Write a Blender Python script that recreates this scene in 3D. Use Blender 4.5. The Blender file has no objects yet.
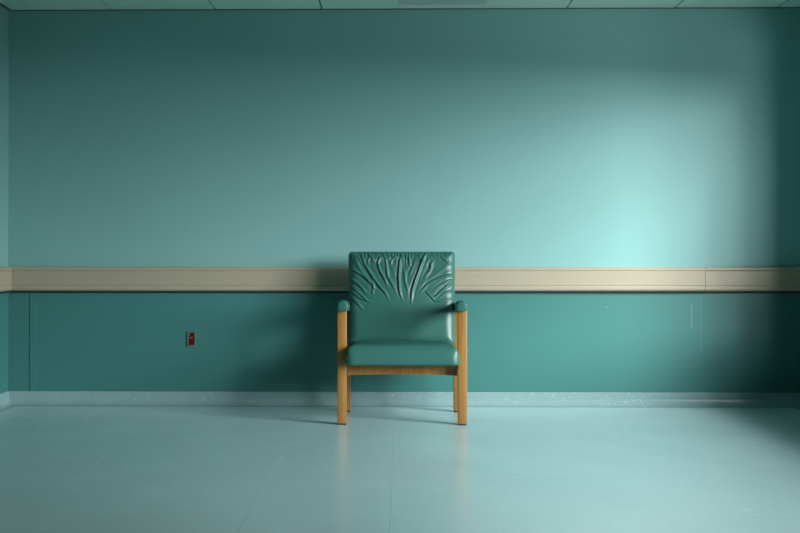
import bpy, bmesh, math, random
from mathutils import Vector, Matrix, noise

random.seed(7)
scene = bpy.context.scene
C = scene.collection

# ------------------------------------------------------------------ helpers
def link_mesh(name, bm, mat, parent=None, smooth=True, angle=35):
    me = bpy.data.meshes.new(name)
    bmesh.ops.recalc_face_normals(bm, faces=bm.faces[:])
    bm.to_mesh(me); bm.free()
    o = bpy.data.objects.new(name, me)
    C.objects.link(o)
    for m in (mat if isinstance(mat, (list, tuple)) else [mat]):
        me.materials.append(m)
    if smooth:
        me.polygons.foreach_set('use_smooth', [True] * len(me.polygons))
        try:
            me.set_sharp_from_angle(angle=math.radians(angle))
        except Exception:
            pass
    if parent:
        o.parent = parent
    return o

def struct(name, bm, mat, smooth=True):
    o = link_mesh(name, bm, mat, None, smooth)
    o['kind'] = 'structure'
    return o

def thing(name, label, cat, loc=(0, 0, 0)):
    o = bpy.data.objects.new(name, None)
    o.empty_display_size = 0.1
    C.objects.link(o)
    o.location = loc
    o['label'] = label; o['category'] = cat
    return o

def add_box(bm, x0, x1, y0, y1, z0, z1, bev=0.0, seg=2):
    r = bmesh.ops.create_cube(bm, size=1.0)
    vs = r['verts']
    for v in vs:
        v.co = Vector((x0 + (v.co.x + .5) * (x1 - x0), y0 + (v.co.y + .5) * (y1 - y0), z0 + (v.co.z + .5) * (z1 - z0)))
    if bev > 0:
        es = list({e for v in vs for e in v.link_edges})
        bmesh.ops.bevel(bm, geom=es, offset=bev, segments=seg, profile=0.5, affect='EDGES')
    return vs

def extrude_profile(bm, pts, a, b, fn):
    """pts: closed profile list of (p,q); fn(p,q,t)->Vector, capped at both ends"""
    va = [bm.verts.new(fn(p, q, a)) for p, q in pts]
    vb = [bm.verts.new(fn(p, q, b)) for p, q in pts]
    n = len(pts)
    for i in range(n):
        j = (i + 1) % n
        bm.faces.new((va[i], va[j], vb[j], vb[i]))
    bm.faces.new(va); bm.faces.new(list(reversed(vb)))

# ------------------------------------------------------------------ materials
def mat_base(name, col, rough=0.5, spec=0.5):
    m = bpy.data.materials.new(name); m.use_nodes = True
    nt = m.node_tree
    b = nt.nodes['Principled BSDF']
    b.inputs['Base Color'].default_value = (*col, 1)
    b.inputs['Roughness'].default_value = rough
    b.inputs['Specular IOR Level'].default_value = spec
    return m, nt, b

def N(nt, t, **kw):
    n = nt.nodes.new(t)
    for k, v in kw.items():
        setattr(n, k, v)
    return n

def coords(nt, scale=(1, 1, 1), loc=(0, 0, 0)):
    tc = N(nt, 'ShaderNodeTexCoord'); mp = N(nt, 'ShaderNodeMapping')
    mp.inputs['Scale'].default_value = scale
    mp.inputs['Location'].default_value = loc
    nt.links.new(tc.outputs['Object'], mp.inputs['Vector'])
    return mp.outputs['Vector']

def ramp(nt, src, stops):
    r = N(nt, 'ShaderNodeValToRGB')
    els = r.color_ramp.elements
    while len(els) < len(stops):
        els.new(0.5)
    for e, (p, c) in zip(els, stops):
        e.position = p
        e.color = (c, c, c, 1) if isinstance(c, (int, float)) else (*c, 1)
    nt.links.new(src, r.inputs['Fac'])
    return r.outputs['Color']

def noise_tex(nt, vec, scale, detail=4, rough=0.55):
    n = N(nt, 'ShaderNodeTexNoise')
    n.inputs['Scale'].default_value = scale
    n.inputs['Detail'].default_value = detail
    n.inputs['Roughness'].default_value = rough
    nt.links.new(vec, n.inputs['Vector'])
    return n.outputs['Fac']

def mix(nt, fac, a, b):
    m = N(nt, 'ShaderNodeMix', data_type='RGBA')
    if isinstance(fac, (int, float)):
        m.inputs['Factor'].default_value = fac
    else:
        nt.links.new(fac, m.inputs['Factor'])
    for k, s in ((6, a), (7, b)):
        if isinstance(s, tuple):
            m.inputs[k].default_value = (*s, 1)
        else:
            nt.links.new(s, m.inputs[k])
    return m.outputs[2]

def bump(nt, b, h, strength, dist=0.002):
    bp = N(nt, 'ShaderNodeBump')
    bp.inputs['Strength'].default_value = strength
    bp.inputs['Distance'].default_value = dist
    nt.links.new(h, bp.inputs['Height'])
    nt.links.new(bp.outputs['Normal'], b.inputs['Normal'])

def mathn(nt, op, a, b=None, clamp=False):
    m = N(nt, 'ShaderNodeMath', operation=op, use_clamp=clamp)
    for i, s in enumerate((a, b)):
        if s is None: continue
        if isinstance(s, (int, float)):
            m.inputs[i].default_value = s
        else:
            nt.links.new(s, m.inputs[i])
    return m.outputs[0]

def paint(name, col, rough, var=0.04, spec=0.4):
    m, nt, b = mat_base(name, col, rough, spec)
    v = coords(nt)
    n = noise_tex(nt, v, 1.3, 3)
    lo = tuple(c * (1 - var) for c in col); hi = tuple(min(1, c * (1 + var)) for c in col)
    nt.links.new(mix(nt, n, lo, hi), b.inputs['Base Color'])
    bump(nt, b, noise_tex(nt, v, 180, 3), 0.06, 0.001)
    return m

UPPER = (0.184, 0.382, 0.372)
LOWER = (0.042, 0.168, 0.158)
M_upper = paint('upper_wall_paint', UPPER, 0.55)
M_ceil = paint('ceiling_tile', (0.52, 0.73, 0.65), 0.9, 0.03, 0.1)
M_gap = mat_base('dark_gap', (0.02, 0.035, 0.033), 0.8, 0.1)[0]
M_angle = paint('ceiling_angle_metal', (0.07, 0.12, 0.11), 0.5)
M_panel = paint('ceiling_panel_grey', (0.40, 0.55, 0.53), 0.6)
M_dark = paint('dark_green_wall', (0.04, 0.09, 0.08), 0.6)

def wainscot_mat():
    m, nt, b = mat_base('wainscot_sheet', LOWER, 0.42, 0.4)
    v = coords(nt)
    n = noise_tex(nt, v, 1.1, 3)
    base = mix(nt, n, tuple(c * 0.95 for c in LOWER), tuple(c * 1.05 for c in LOWER))
    # fine vertical scratches worn into the sheet (own shape, own place)
    sx = N(nt, 'ShaderNodeSeparateXYZ'); nt.links.new(v, sx.inputs[0])
    tot = None
    for (x, w, z0, z1, a) in ((1.775, .0028, .47, .625, .32), (1.832, .003, .30, .68, .16), (.41, .006, .333, .339, .5), (.455, .014, .355, .357, .25),
                              (.36, .004, .505, .512, .35), (1.26, .008, .598, .604, .5), (1.50, .004, .50, .51, .2)):
        dx = mathn(nt, 'ABSOLUTE', mathn(nt, 'SUBTRACT', sx.outputs['X'], x))
        fx = mathn(nt, 'LESS_THAN', dx, w)
        fz = mathn(nt, 'MULTIPLY', mathn(nt, 'GREATER_THAN', sx.outputs['Z'], z0), mathn(nt, 'LESS_THAN', sx.outputs['Z'], z1))
        f = mathn(nt, 'MULTIPLY', mathn(nt, 'MULTIPLY', fx, fz), a)
        tot = f if tot is None else mathn(nt, 'MAXIMUM', tot, f)
    nt.links.new(mix(nt, tot, base, (0.204, 0.374, 0.354)), b.inputs['Base Color'])
    bump(nt, b, noise_tex(nt, v, 60, 3), 0.05, 0.001)
    return m
M_lower = wainscot_mat()

def rail_mat():
    col = (0.62, 0.53, 0.355)
    m, nt, b = mat_base('beige_rail', col, 0.45, 0.4)
    v = coords(nt, (1.2, 1, 26))
    n = noise_tex(nt, v, 2.2, 5, 0.6)
    base = mix(nt, n, (0.305, 0.278, 0.205), (0.35, 0.32, 0.238))
    # faint scuffs running along the rail
    v2 = coords(nt, (0.9, 1, 55), (3.1, 0, 0.4))
    s = ramp(nt, noise_tex(nt, v2, 1.6, 3), [(0.0, 0), (0.64, 0), (0.74, 0.45)])
    nt.links.new(mix(nt, s, base, (0.272, 0.211, 0.143)), b.inputs['Base Color'])
    return m
M_rail = rail_mat()
M_scuff = mat_base('dark_scuff', (0.20, 0.15, 0.09), 0.7, 0.1)[0]

def floor_mat(name, cove=False):
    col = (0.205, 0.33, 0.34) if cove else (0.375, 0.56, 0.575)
    m, nt, b = mat_base(name, col, 0.3, 0.5)
    v = coords(nt)
    n1 = noise_tex(nt, v, 1.4, 5, 0.6)
    base = mix(nt, n1, tuple(c * 0.90 for c in col), tuple(c * 1.08 for c in col))
    # vinyl chips
    vo = N(nt, 'ShaderNodeTexVoronoi'); vo.inputs['Scale'].default_value = 75 if cove else 120
    nt.links.new(v, vo.inputs['Vector'])
    chips = ramp(nt, vo.outputs['Distance'], [(0.0, 1), (0.10 if cove else 0.05, 0.9), (0.24 if cove else 0.14, 0)])
    patch = ramp(nt, noise_tex(nt, coords(nt, (1, 1, 1), (4, 2, 1)), 9 if cove else 3, 2), [(0.0, 0), (0.42, 0.0), (0.62, 1)])
    f = mathn(nt, 'MULTIPLY', chips, patch)
    f = mathn(nt, 'MULTIPLY', f, 0.75 if cove else 0.25)
    base = mix(nt, f, base, (0.66, 0.84, 0.84))
    if not cove:
        # fine pale drag marks, in loose patches
        v3 = coords(nt, (3.0, 10.0, 1), (1.3, 0.2, 0))
        st = mathn(nt, 'MULTIPLY', mathn(nt, 'SUBTRACT', noise_tex(nt, v3, 6.0, 5, 0.65), 0.52), 3.0, True)
        area_ = mathn(nt, 'MULTIPLY', mathn(nt, 'SUBTRACT', noise_tex(nt, coords(nt, (1, 1, 1), (9, 5, 0)), 1.3, 2), 0.42), 5.0, True)
        base = mix(nt, mathn(nt, 'MULTIPLY', mathn(nt, 'MULTIPLY', st, area_), 0.7), base, (0.66, 0.84, 0.84))
    nt.links.new(base, b.inputs['Base Color'])
    rr = mathn(nt, 'ADD', mathn(nt, 'MULTIPLY', noise_tex(nt, v, 2.5, 2), 0.10), 0.18)
    nt.links.new(rr, b.inputs['Roughness'])
    bump(nt, b, noise_tex(nt, v, 22, 4), 0.05 if not cove else 0.12, 0.002)
    return m
M_floor = floor_mat('floor_vinyl')
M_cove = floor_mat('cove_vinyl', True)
M_seam = mat_base('floor_seam', (0.33, 0.505, 0.515), 0.4)[0]

def wood_mat():
    m, nt, b = mat_base('oak_wood', (0.5, 0.27, 0.1), 0.38, 0.45)
    v = coords(nt, (60, 60, 3.0))
    n = noise_tex(nt, v, 1.0, 5, 0.6)
    c = ramp(nt, n, [(0.25, (0.21, 0.092, 0.018)), (0.55, (0.28, 0.142, 0.036)), (0.8, (0.325, 0.176, 0.052))])
    nt.links.new(c, b.inputs['Base Color'])
    bump(nt, b, n, 0.04, 0.001)
    return m
M_wood = wood_mat()

def vinyl_mat():
    col = (0.022, 0.112, 0.092)
    m, nt, b = mat_base('green_vinyl', col, 0.41, 0.5)
    v = coords(nt)
    n = noise_tex(nt, v, 5, 3)
    nt.links.new(mix(nt, n, tuple(c * 0.92 for c in col), tuple(c * 1.08 for c in col)), b.inputs['Base Color'])
    vo = N(nt, 'ShaderNodeTexVoronoi'); vo.inputs['Scale'].default_value = 420
    nt.links.new(v, vo.inputs['Vector'])
    bump(nt, b, vo.outputs['Distance'], 0.06, 0.001)
    return m
M_vinyl = vinyl_mat()
M_rubber = mat_base('black_foot', (0.012, 0.012, 0.012), 0.6)[0]
M_plate = mat_base('grey_plate', (0.10, 0.12, 0.115), 0.4)[0]
M_red = mat_base('red_rocker', (0.06, 0.004, 0.005), 0.35)[0]
M_mark = mat_base('pale_red_mark', (0.62, 0.25, 0.23), 0.4)[0]
M_frame = paint('window_frame_paint', (0.55, 0.62, 0.60), 0.5)

# ------------------------------------------------------------------ room
XL, XR, YB, YF, H = -2.412, 2.445, 0.0, -8.6, 2.43
T = 0.18
# window opening in the right wall (out of the photograph, gives its daylight)
WY0, WY1, WZ0, WZ1 = -4.8, -0.60, 0.4, 2.05

bm = bmesh.new(); add_box(bm, XL - T, XR + T, YF - T, YB + T, -0.12, 0.0); struct('floor', bm, M_floor, False)
bm = bmesh.new(); add_box(bm, XL - T, XR + T, YB, YB + T, 0.0, H + .2); struct('wall_back', bm, M_upper, False)
bm = bmesh.new(); add_box(bm, XL - T, XL, YF, YB, 0.0, H + .2); struct('wall_left', bm, M_upper, False)
bm = bmesh.new(); add_box(bm, XL - T, XR + T, YF - T, YF, 0.0, H + .2); struct('wall_front', bm, M_dark, False)
bm = bmesh.new()
add_box(bm, XR, XR + T, WY1, YB, 0, H + .2)
add_box(bm, XR, XR + T, YF, WY0, 0, H + .2)
add_box(bm, XR, XR + T, WY0, WY1, 0, WZ0)
add_box(bm, XR, XR + T, WY0, WY1, WZ1, H + .2)
struct('wall_right', bm, M_upper, False)
# window frame with mullion
bm = bmesh.new()
fx0, fx1 = XR + 0.10, XR + 0.15
for (a, b_, c, d) in ((WY0, WY1, WZ0, WZ0 + .04), (WY0, WY1, WZ1 - .04, WZ1), (WY0, WY0 + .04, WZ0, WZ1), (WY1 - .04, WY1, WZ0, WZ1)):
    add_box(bm, fx0, fx1, a, b_, c, d, .004)
struct('window_1', bm, M_frame)

# ceiling: suspended tiles with narrow dark joints
seams_x = [-1.775, -1.135, -0.48, 0.14, 1.02, 1.68, 2.30]
seam_w = 0.011
bm = bmesh.new()
xs = [XL] + seams_x + [XR]
ys = [0.0] + [-1.45 - 0.62 * 2 * k for k in range(6)]
ys = [y for y in ys if y > YF] + [YF]
# the panel hole is left in the tile row next to the back wall
PX0, PX1, PY0, PY1 = -0.012, 0.515, -1.25, -0.115
def tile(x0, x1, y0, y1):
    add_box(bm, x0 + seam_w / 2, x1 - seam_w / 2, y0 + seam_w / 2, y1 - seam_w / 2, H, H + 0.02)
xs2 = [XL] + [s for s in seams_x if s != 0.14] + [XR]
for i in range(len(xs2) - 1):
    for j in range(len(ys) - 1):
        x0, x1, y1, y0 = xs2[i], xs2[i + 1], ys[j], ys[j + 1]
        if j == 0 and x0 < PX0 < x1:
            g = seam_w / 2
            add_box(bm, x0 + g, PX0, y0 + g, y1, H, H + .02)
            add_box(bm, PX1, x1 - g, y0 + g, y1, H, H + .02)
            add_box(bm, PX0, PX1, y0 + g, PY0, H, H + .02)
            add_box(bm, PX0, PX1, PY1, y1, H, H + .02)
        else:
            add_box(bm, x0 + seam_w / 2, x1 - seam_w / 2, y0 + seam_w / 2, y1 - (0 if j == 0 else seam_w / 2), H, H + 0.02)
struct('ceiling', bm, M_ceil, False)
bm = bmesh.new(); add_box(bm, XL, XR, YF, YB, H + 0.021, H + 0.04); struct('trim_1', bm, M_gap, False)
# perimeter angles
def angle_trim(name, pts, a, b, fn):
    bm = bmesh.new(); extrude_profile(bm, pts, a, b, fn); struct(name, bm, M_angle, False)
ap = [(0, H), (0, H - .012), (.003, H - .012), (.003, H - .003), (.020, H - .003), (.020, H)]
for nm, x0, sg in (('trim_2', XL, 1), ('trim_3', XR, -1)):
    bm = bmesh.new()
    for p0, p1 in ((.0, .006), (.015, .021)):
        add_box(bm, min(x0 + sg * p0, x0 + sg * p1), max(x0 + sg * p0, x0 + sg * p1), YF, YB, H - .005, H)
    struct(nm, bm, M_angle, False)
ap2 = [(0, H), (0, H - .007), (.003, H - .007), (.003, H)]
angle_trim('trim_4', ap2, XL + .02, XR - .02, lambda p, q, t: Vector((t, -p, q)))

# flat panel set in the ceiling
pn = thing('ceiling_panel', 'flat grey rectangular panel set in the ceiling above the chair', 'ceiling panel', (0.25, -0.68, H))
bm = bmesh.new()
fr = .022
x0, x1, y0, y1 = PX0 - .25 + .001, PX1 - .25 - .001, PY0 + .68 + .001, PY1 + .68 - .001
for a in ((x0, x1, y0, y0 + fr), (x0, x1, y1 - fr, y1), (x0, x0 + fr, y0 + fr, y1 - fr), (x1 - fr, x1, y0 + fr, y1 - fr)):
    add_box(bm, *a, -0.001, 0.02)
link_mesh('frame', bm, M_panel, pn, False)
bm = bmesh.new(); add_box(bm, x0 + fr, x1 - fr, y0 + fr, y1 - fr, 0.001, 0.012); link_mesh('diffuser', bm, M_panel, pn, False)

# lower wall sheets
ZC, ZR0, ZR1 = 0.083, 0.70, 0.846
xj = -2.275   # joint in the sheet beside the left corner
bm = bmesh.new()
add_box(bm, XL, xj - .004, -.004, 0, ZC - .01, .76)
add_box(bm, xj + .037, XR, -.004, 0, ZC - .01, .76, .0015, 1)
struct('trim_5', bm, M_lower, False)
bm = bmesh.new(); add_box(bm, xj, xj + .0365, -.007, 0, ZC - .01, .76, .002, 2); struct('trim_6', bm, M_lower, False)
bm = bmesh.new(); add_box(bm, XL, XL + .004, YF, YB - .004, ZC - .01, .76); struct('trim_7', bm, M_lower, False)
bm = bmesh.new(); add_box(bm, XR - .004, XR, YF, YB - .004, ZC - .01, .54); add_box(bm, XR - .004, XR, WY1, YB - .004, .54, .76); struct('trim_8', bm, M_lower, False)

# coved skirting: the floor sheet turned up the wall
def cove_profile():
    r, t = 0.045, 0.006
    pts = [(0, 0), (0, ZC), (t * .6, ZC), (t, ZC - .003)]
    for k in range(9):
        a = math.pi / 2 * k / 8
        pts.append((t + r - r * math.cos(a), r - r * math.sin(a) + 0.0015))
    pts.append((t + r + .02, 0.0))
    return pts
cp = cove_profile()
for nm, a, b, fn in (('baseboard_back', XL, XR, lambda p, q, t: Vector((t, -p - .004, q))),
                     ('baseboard_left', YF, YB, lambda p, q, t: Vector((XL + p + .004, t, q))),
                     ('baseboard_right', YF, YB, lambda p, q, t: Vector((XR - p - .004, t, q)))):
    bm = bmesh.new(); extrude_profile(bm, cp, a, b, fn); struct(nm, bm, M_cove)

# welded seams in the floor sheet
for i, x in enumerate((-0.545, -0.03)):
    bm = bmesh.new(); add_box(bm, x - .0016, x + .0016, YF, -1.75 if i == 0 else -1.0, -0.001, 0.0003)
    struct('trim_%d' % (9 + i), bm, M_seam, False)

# ------------------------------------------------------------------ crash rails
P = 0.036
def rail_profile():
    return [(.0, .846), (P - .006, .846), (P - .002, .8445), (P, .841), (P, .826), (P - .004, .8235), (P - .002, .8205),
            (P - .0015, .737), (P - .004, .7345), (P, .7315), (P + .001, .714), (P - .002, .706), (P - .009, .7005), (.0, .70)]
rp = rail_profile()
rb = thing('crash_rail', 'long beige bumper rail along the back wall behind the green chair', 'wall rail', (0, 0, .70))
def rail_piece(parent, a, b, fn, oz=.70, name='rail_cover'):
    bm = bmesh.new(); extrude_profile(bm, [(p, q - oz) for p, q in rp], a, b, fn)
    return link_mesh(name, bm, M_rail, parent, True, 20)
XJ = 1.85
def shadow_strip(parent, a, b, fn):  # added dark strip that draws the shadow band below the rail
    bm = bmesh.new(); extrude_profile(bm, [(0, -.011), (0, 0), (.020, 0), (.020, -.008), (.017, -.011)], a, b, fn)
    rt = link_mesh('shadow_strip', bm, M_gap, parent, False); rt['label'] = 'dark strip in place of the shadow under the rail'
rail_piece(rb, XL + P, XJ - .001, lambda p, q, t: Vector((t, -p, q)))
rail_piece(rb, XJ + .001, XR - P, lambda p, q, t: Vector((t, -p, q)))
shadow_strip(rb, XL + .022, XR - .022, lambda p, q, t: Vector((t, -p - .004, q)))
bm = bmesh.new(); add_box(bm, 1.86, 2.22, -P - .0006, -P + .002, .1235, .1275, .0004, 1)
sc_ = link_mesh('scratch', bm, M_scuff, rb, False); sc_['label'] = 'thin dark scrape near the top right end of the rail'
rl = thing('crash_rail', 'end of the beige bumper rail on the left side wall, at the photo edge', 'wall rail', (XL, -4.3, .70))
rail_piece(rl, YF + 4.3, YB + 4.3 - .0005, lambda p, q, t: Vector((p, t, q)))
shadow_strip(rl, YF + 4.3, YB + 4.3 - .005, lambda p, q, t: Vector((p + .004, t, q)))
rr_ = thing('crash_rail', 'sliver of beige bumper rail on the right side wall, at the photo edge', 'wall rail', (XR, -.31, .70))
rail_piece(rr_, WY1 + .31 + .02, .31 - .0005, lambda p, q, t: Vector((-p, t, q)))

# ------------------------------------------------------------------ red switch
sw = thing('wall_switch', 'small red rocker switch in a grey plate on the dark green lower wall', 'switch', (-1.278, -.004, .402))
w, h = .0262, .047
bm = bmesh.new()
add_box(bm, -w, w, -.008, 0, -h, -h + .014, .001, 1); add_box(bm, -w, w, -.008, 0, h - .006, h, .001, 1)
add_box(bm, -w, -w + .013, -.008, 0, -h + .014, h - .006, .001, 1); add_box(bm, w - .008, w, -.008, 0, -h + .014, h - .006, .001, 1)
add_box(bm, -w + .01, w - .005, -.002, 0, -h + .01, h - .004)
link_mesh('plate', bm, M_plate, sw, False)
bm = bmesh.new()
rx0, rx1, rz0, rz1 = -w + .0135, w - .0085, -h + .0145, h - .0065
zm = (rz0 + rz1) / 2
extrude_profile(bm, [(-.002, rz0), (-.002, rz1), (-.007, rz1), (-.0085, zm), (-.0135, rz0)], rx0, rx1, lambda p, q, t: Vector((t, p, q)))
rk = link_mesh('rocker', bm, M_red, sw, False); rk['label'] = 'dark red rocker button'
bm = bmesh.new(); add_box(bm, -.004, .008, -.0105, -.0065, zm + .005, zm + .0085, .0006, 1); link_mesh('indicator', bm, M_mark, rk, False)

# ------------------------------------------------------------------ armchair
CX, CY = 0.012, -0.525       # middle of the footprint
ch = thing('armchair', 'green vinyl armchair with wooden legs against the back wall', 'chair', (CX, CY, 0))
YFR, YRR = -0.275, 0.275     # front face of the front legs / back face of the rear legs, chair-local
XO, LW = 0.352, 0.050
def leg_bm(sx, front):
    bm = bmesh.new()
    x0, x1 = sorted((sx * XO, sx * (XO - LW)))
    if front:
        add_box(bm, x0, x1, YFR, YFR + .045, .007, .622, .004)
    else:
        add_box(bm, x0, x1, YRR - .045, YRR, .007, .615, .004)
    return bm
for front in (True, False):
    for sx in (-1, 1):
        l = link_mesh('leg', leg_bm(sx, front), M_wood, ch)
        bm = bmesh.new()
        xc = sx * (XO - LW / 2); yc = YFR + .0225 if front else YRR - .0225
        add_box(bm, xc - .022, xc + .022, yc - .02, yc + .02, 0, .0075, .0015, 1)
        link_mesh('foot', bm, M_rubber, l)
# front apron with shallow arch, side rails, back rail
bm = bmesh.new()
n = 24; xi = XO - LW
top = .323
pts = [(-xi, top), (xi, top)] + [(xi - 2 * xi * k / n, .259 + .007 * (1 - abs(1 - 2 * k / n) ** 3.0)) for k in range(n + 1)]
extrude_profile(bm, pts, YFR + .085, YFR + .110, lambda p, q, t: Vector((p, t, q)))
link_mesh('front_apron', bm, M_wood, ch, True, 20)
for sx in (-1, 1):
    bm = bmesh.new(); x0, x1 = sorted((sx * (XO - .012), sx * (XO - .038)))
    add_box(bm, x0, x1, YFR + .045, YRR - .045, .265, .323, .002); link_mesh('side_rail', bm, M_wood, ch)
bm = bmesh.new(); add_box(bm, -xi, xi, YRR - .035, YRR - .010, .28, .323, .002); link_mesh('back_rail', bm, M_wood, ch)

# rounded pad builder: front sheet z=+t, back sheet z=-t over a rounded rectangle
def axis_samples(half, r, ne, ni):
    s = []
    for k in range(ne):
        s.append(-half + r * (1 - math.cos(math.pi / 2 * k / ne)))
    for k in range(ni + 1):
        s.append(-half + r + (2 * half - 2 * r) * k / ni)
    for k in range(ne - 1, -1, -1):
        s.append(half - r * (1 - math.cos(math.pi / 2 * k / ne)))
    return s

def pad(hx, hy, r, rc, ne, nx, ny, front, back, pw=2.0):
    """returns bmesh of closed cushion; front/back: f(x,y,e)->height, e in 0..1 edge rounding"""
    bm = bmesh.new()
    X = axis_samples(hx, r, ne, nx); Y = axis_samples(hy, r, ne, ny)
    def corner(x, y):
        ax, ay = abs(x) - (hx - rc), abs(y) - (hy - rc)
        if ax > 0 and ay > 0:
            i, j = ax / rc, ay / rc
            i2, j2 = i * math.sqrt(1 - j * j / 2), j * math.sqrt(1 - i * i / 2)
            return math.copysign(hx - rc + rc * i2, x), math.copysign(hy - rc + rc * j2, y)
        return x, y
    F, B = [], []
    for iy, y in enumerate(Y):
        rf, rb_ = [], []
        for ix, x in enumerate(X):
            d = max(0.0, min(hx - abs(x), hy - abs(y)))
            e = max(0, 1 - (1 - min(d / r, 1)) ** pw) ** (1 / pw)
            px, py = corner(x, y)
            edge = ix in (0, len(X) - 1) or iy in (0, len(Y) - 1)
            vf = bm.verts.new((px, py, 0 if edge else front(px, py, e)))
            vb = vf if edge else bm.verts.new((px, py, back(px, py, e)))
            rf.append(vf); rb_.append(vb)
        F.append(rf); B.append(rb_)
    for iy in range(len(Y) - 1):
        for ix in range(len(X) - 1):
            a = (F[iy][ix], F[iy][ix + 1], F[iy + 1][ix + 1], F[iy + 1][ix])
            b = (B[iy][ix], B[iy + 1][ix], B[iy + 1][ix + 1], B[iy][ix + 1])
            bm.faces.new(a)
            if len(set(v.index for v in b)) and set(b) != set(a):
                bm.faces.new(b)
    return bm

# creases of the stretched cover, traced as polylines over the backrest face
# (u: 0 left edge .. 1 right edge, v: 0 top edge downward, both in backrest widths)
def tr(pts):
    return [((x - 64) / 672.0, (y - 44) / 672.0) for x, y in pts]
creases = [  # points, height, width
    (tr([(148, 80), (165, 135), (210, 210), (258, 280), (300, 330), (318, 375)]), .0090, .0085),
    (tr([(268, 85), (250, 130), (262, 180), (296, 245), (310, 290)]), .0085, .0075),
    (tr([(296, 85), (304, 150), (312, 220), (345, 280), (360, 320)]), .0055, .008),
    (tr([(392, 80), (386, 150), (380, 230), (386, 310), (402, 372)]), .0110, .0080),
    (tr([(542, 85), (515, 160), (490, 230), (466, 310), (458, 388)]), .0120, .0085),
    (tr([(366, 80), (336, 115), (328, 145)]), .0070, .006),
    (tr([(443, 85), (447, 120), (456, 158)]), .0070, .007),
    (tr([(580, 130), (584, 160), (568, 198)]), .0075, .008),
    (tr([(712, 203), (620, 235), (560, 270), (518, 322)]), .0085, .0075),
    (tr([(548, 315), (580, 345), (604, 376), (650, 378), (728, 352)]), .0060, .0065),
    (tr([(712, 258), (650, 310), (600, 358)]), .0085, .0075),
    (tr([(724, 300), (680, 322), (630, 355)]), .0060, .0065),
    (tr([(722, 232), (660, 262), (600, 300)]), .0050, .007),
    (tr([(84, 168), (150, 210), (222, 272)]), .0080, .0075),
    (tr([(76, 228), (130, 270), (182, 332)]), .0080, .0075),
    (tr([(76, 268), (120, 316), (180, 372), (215, 385)]), .0070, .0075),
    (tr([(78, 345), (130, 400), (160, 440)]), .0060, .0085),
    (tr([(78, 305), (140, 358), (205, 390)]), .0060, .007),
    (tr([(640, 80), (680, 120), (718, 152)]), .0060, .0065),
    (tr([(415, 170), (420, 250), (442, 330)]), .0040, .010),
    (tr([(215, 215), (222, 280), (215, 345)]), .0040, .009),
    (tr([(485, 100), (470, 150), (440, 230)]), .0035, .009),
    (tr([(600, 110), (560, 200), (530, 260)]), .0035, .011),
    (tr([(110, 110), (135, 170), (180, 230), (250, 320)]), .0045, .010),
    (tr([(560, 60), (535, 95), (520, 130)]), .006, .006),
    (tr([(385, 60), (402, 84), (412, 112)]), .006, .006),
    (tr([(180, 60), (215, 90), (222, 130)]), .0055, .006),
    (tr([(215, 75), (185, 115), (195, 160)]), .004, .006),
    (tr([(270, 55), (300, 88)]), .0055, .006),
    (tr([(150, 55), (150, 90)]), .005, .006),
    (tr([(500, 70), (520, 110), (545, 125)]), .004, .005),
    (tr([(420, 70), (432, 100), (425, 135)]), .0045, .005),
    (tr([(95, 60), (130, 95), (160, 150)]), .0055, .006),
    (tr([(340, 60), (345, 100)]), .004, .006),
]
rnd = random.Random(3)
for k in range(34):   # fine gathers along the top seam
    x = 90 + 600 * (k + rnd.uniform(-.35, .35)) / 34
    L = rnd.uniform(18, 55)
    creases.append((tr([(x, 50), (x + rnd.uniform(-14, 14), 50 + L)]), rnd.uniform(.002, .0045), rnd.uniform(.004, .006)))
BW, BH = 0.618, 0.56
segs = []
for pts, A, w in creases:
    P2 = [(u * BW, v * BW) for u, v in pts]
    L = [0]
    for a, b in zip(P2, P2[1:]):
        L.append(L[-1] + math.dist(a, b))
    box = (min(p[0] for p in P2) - 4 * w, max(p[0] for p in P2) + 4 * w, min(p[1] for p in P2) - 4 * w, max(p[1] for p in P2) + 4 * w)
    segs.append((P2, L, A, w, box))
def crease_h(x, y):
    """x from left edge, y down from top edge (metres)"""
    h = 0.0
    for P2, L, A, w, bx in segs:
        if not (bx[0] < x < bx[1] and bx[2] < y < bx[3]):
            continue
        best = None
        for i in range(len(P2) - 1):
            ax, ay = P2[i]; bx_, by = P2[i + 1]
            dx, dy = bx_ - ax, by - ay
            l2 = dx * dx + dy * dy
            t = max(0, min(1, ((x - ax) * dx + (y - ay) * dy) / l2))
            qx, qy = x - ax - t * dx, y - ay - t * dy
            d2 = qx * qx + qy * qy
            if best is None or d2 < best[0]:
                side = dx * qy - dy * qx
                best = (d2, (L[i] + t * (L[i + 1] - L[i])) / L[-1], side)
        d2, s, side = best
        taper = min(1, s / .10, (1 - s) / .30); taper = max(0, taper); taper = taper * taper * (3 - 2 * taper) * .85 + .15
        d = math.sqrt(d2) * (1 if side > 0 else -1)
        w1 = w * .72
        ridge = math.exp(-(d / (w1 if d > 0 else w1 * 1.7)) ** 2) - .45 * math.exp(-((d - 1.5 * w1) / (1.2 * w1)) ** 2) - .3 * math.exp(-((d + 1.8 * w1) / (1.4 * w1)) ** 2)
        h += A * taper * ridge
    return h

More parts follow.
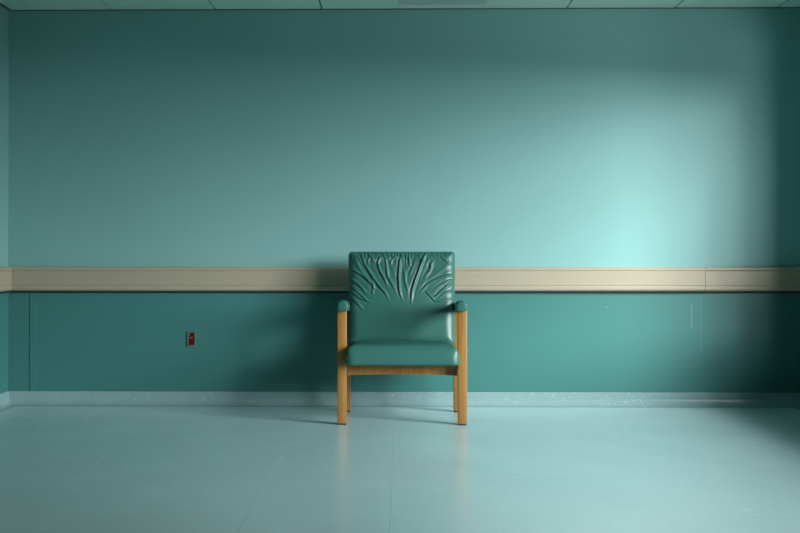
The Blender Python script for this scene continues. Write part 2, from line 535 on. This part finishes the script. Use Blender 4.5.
TH = 0.047
def back_front(x, y, e):
    b = TH * e + e * 0.016 * (1 - (x / .31) ** 2) * (1 - (y / .29) ** 2)
    yy = BH / 2 - y
    env = min(1, e * 1.2)
    # broad drape of the loose cover, fanning out from the middle of the back
    dx, dy = x, y + .03
    rad = math.hypot(dx, dy); th = math.atan2(dx, dy)
    wgt = max(0, min(1, (rad - .09) / .17)) * max(0, 1 - abs(th) / 2.0)
    b += e * wgt * .0065 * noise.noise(Vector((th * 5.5, rad * 2.2, 7.7)))
    b += e * wgt * .0035 * noise.noise(Vector((th * 13, rad * 3.5, 3.1)))
    k = 0.98 * crease_h(x + BW / 2, yy) * env
    low = 0.002 * noise.noise(Vector((x * 9, y * 6, 2.0))) * env
    return b + k + low
bm = pad(BW / 2, BH / 2, .058, .026, 11, 290, 250, back_front, lambda x, y, e: -TH * e)
lean = math.radians(13.5)
for v in bm.verts:
    x, y, z = v.co
    s = (y + BH / 2) / BH
    x *= 1.0 + 0.018 * max(0, (s - .35) / .65)     # slightly wider head than foot
    zz = y * math.cos(lean) + z * math.sin(lean)
    yy = y * math.sin(lean) - z * math.cos(lean)
    v.co = Vector((x - .002, yy + .214, zz + .667))
link_mesh('backrest', bm, M_vinyl, ch, True, 179)

# seat cushion
SX, SY = 0.309, 0.256
def seat_top(x, y, e):
    c = .094 * e + .014 * e * (1 - (x / SX) ** 2) * (1 - ((y + .02) / SY) ** 2)
    # small gathers where the cover is pulled against the backrest
    g = 0
    for gx, a in ((-.085, .0035), (-.04, .003), (.015, .0035), (.06, .003), (.10, .0025), (-.14, .002)):
        g += a * math.exp(-((x - gx + .1 * (y - .15)) / .010) ** 2) * max(0, min(1, (y + .05) / .18))
    return c - g * e + .0015 * noise.noise(Vector((x * 7, y * 9, 5)))
bm = pad(SX, SY, .052, .045, 9, 90, 70, seat_top, lambda x, y, e: -.014 * e, 2.3)
for v in bm.verts:
    x, y, z = v.co
    v.co = Vector((x + .002, y - .104, z + .3365 + .018 * (-y / SY) * 0.3))
link_mesh('seat', bm, M_vinyl, ch, True, 179)

# arm pads
def arm_bm(sx):
    bm = bmesh.new()
    hw = .0300
    y0, y1 = YFR - .035, YRR - .005
    prof = []
    zb, hgt, rr = 0.0, .055, .026
    prof.append((-hw + .004, zb)); prof.append((hw - .004, zb)); prof.append((hw, zb + .005))
    for k in range(9):
        a = math.pi / 2 * k / 8
        prof.append((hw - rr + rr * math.cos(a), hgt - rr + rr * math.sin(a)))
    for k in range(9):
        a = math.pi / 2 + math.pi / 2 * k / 8
        prof.append((-hw + rr + rr * math.cos(a), hgt - rr + rr * math.sin(a)))
    prof.append((-hw, zb + .005))
    rings = []
    stations = []
    ne = 8
    R = .022
    for k in range(ne + 1):
        a = math.pi / 2 * k / ne
        stations.append((y0 + R * (1 - math.sin(a)) if False else y0 + R * (1 - math.cos(math.pi / 2 - (math.pi / 2 - a))), math.sin(a)))
    for k in range(1, 12):
        stations.append((y0 + R + (y1 - y0 - 2 * R) * k / 12, 1))
    for k in range(ne, -1, -1):
        a = math.pi / 2 * k / ne
        stations.append((y1 - R * (1 - math.cos(a)), math.sin(a)))
    for (y, f) in stations:
        sc = .62 + .38 * f
        zt = .62 - .035 * max(0, (y - y0 - .10) / (y1 - y0 - .10)) ** 1.3
        ring = []
        for p, q in prof:
            ring.append(bm.verts.new((sx * (XO - .031) + sx * .007 * (y - y0) / (y1 - y0) + p * (.80 + .20 * f) * (1 - .22 * (y - y0) / (y1 - y0)), y, zt + q * sc)))
        rings.append(ring)
    n = len(prof)
    for a, b in zip(rings, rings[1:]):
        for i in range(n):
            j = (i + 1) % n
            bm.faces.new((a[i], a[j], b[j], b[i]))
    bm.faces.new(rings[0]); bm.faces.new(list(reversed(rings[-1])))
    return bm
for sx in (-1, 1):
    link_mesh('armrest', arm_bm(sx), M_vinyl, ch, True, 60)

# ------------------------------------------------------------------ daylight through the window
def area(name, loc, target, sx, sy, power, col=(1, 1, 1), spread=180):
    l = bpy.data.lights.new(name, 'AREA'); l.shape = 'RECTANGLE'; l.size = sx; l.size_y = sy
    l.energy = power; l.color = col; l.spread = math.radians(spread)
    o = bpy.data.objects.new(name, l); C.objects.link(o)
    o.location = loc
    o.rotation_euler = (Vector(target) - Vector(loc)).to_track_quat('-Z', 'Y').to_euler()
    return o
# broken bright cloud seen through the window, as patches of sky (elevation range in degrees,
# azimuth range as sideways run per metre of depth, radiance), plus fill lamps added below the horizon to lift ceiling and upper wall
E_ = [(-30, -8), (1, 7), (7, 15), (15, 26), (26, 40)]
A_ = [(.25, .6), (.6, 1.0), (1.0, 1.5), (1.5, 2.2)]
L_ = [[1.0, 0, 0, 1.2], [0.6, 2.8, 3.7, 5.3], [0.7, 4.6, 4.3, 6.4], [1.2, 1.6, 3.5, 6.4], [0, 1.2, 6.2, 7.6]]
sky = [(*E_[i], *A_[j], 8 * L_[i][j]) for i in range(5) for j in range(4) if L_[i][j] > 0]
for e0, e1, a0, a1, L in sky:
    e0, e1, a0, a1 = math.radians(e0), math.radians(e1), math.atan(a0), math.atan(a1)
    ec, ac, R = (e0 + e1) / 2, (a0 + a1) / 2, 14.0
    c = Vector((2.44, -1.8, 1.2))
    loc = c + R * Vector((math.cos(ec) * math.sin(ac), -math.cos(ec) * math.cos(ac), math.sin(ec)))
    sx, sy = 2 * R * math.cos(ec) * math.tan((a1 - a0) / 2), 2 * R * math.tan((e1 - e0) / 2)
    area('low_fill' if e1 < 0 else 'cloud_patch', loc, c, sx, sy, math.pi * sx * sy * L)

w = bpy.data.worlds.new('World'); scene.world = w; w.use_nodes = True
bg = w.node_tree.nodes['Background']
bg.inputs['Color'].default_value = (0.75, 0.9, 0.95, 1); bg.inputs['Strength'].default_value = 0.12

# ------------------------------------------------------------------ camera
cam = bpy.data.cameras.new('Camera'); co = bpy.data.objects.new('Camera', cam); C.objects.link(co)
f_px = 1160.0
yaw, pitch = math.radians(1.0), math.radians(0.5)
cam.sensor_width = 36; cam.lens = f_px / 800 * 36
co.location = (0, -7.1, 0.95)
co.rotation_euler = (math.pi / 2 + pitch, 0, yaw)
vx, vy = 400 - f_px * math.tan(yaw), 250 - f_px * math.tan(pitch)
cam.shift_x = (400 - vx) / 800
cam.shift_y = (vy - 266.5) / 800
cam.clip_start = .05
scene.camera = co

scene.view_settings.view_transform = 'Standard'
scene.view_settings.look = 'None'
scene.view_settings.exposure = 0.0
scene.view_settings.gamma = 1.0
scene.view_settings.use_curve_mapping = False
scene.cycles.use_denoising = True
scene.cycles.max_bounces = 10
scene.cycles.diffuse_bounces = 6
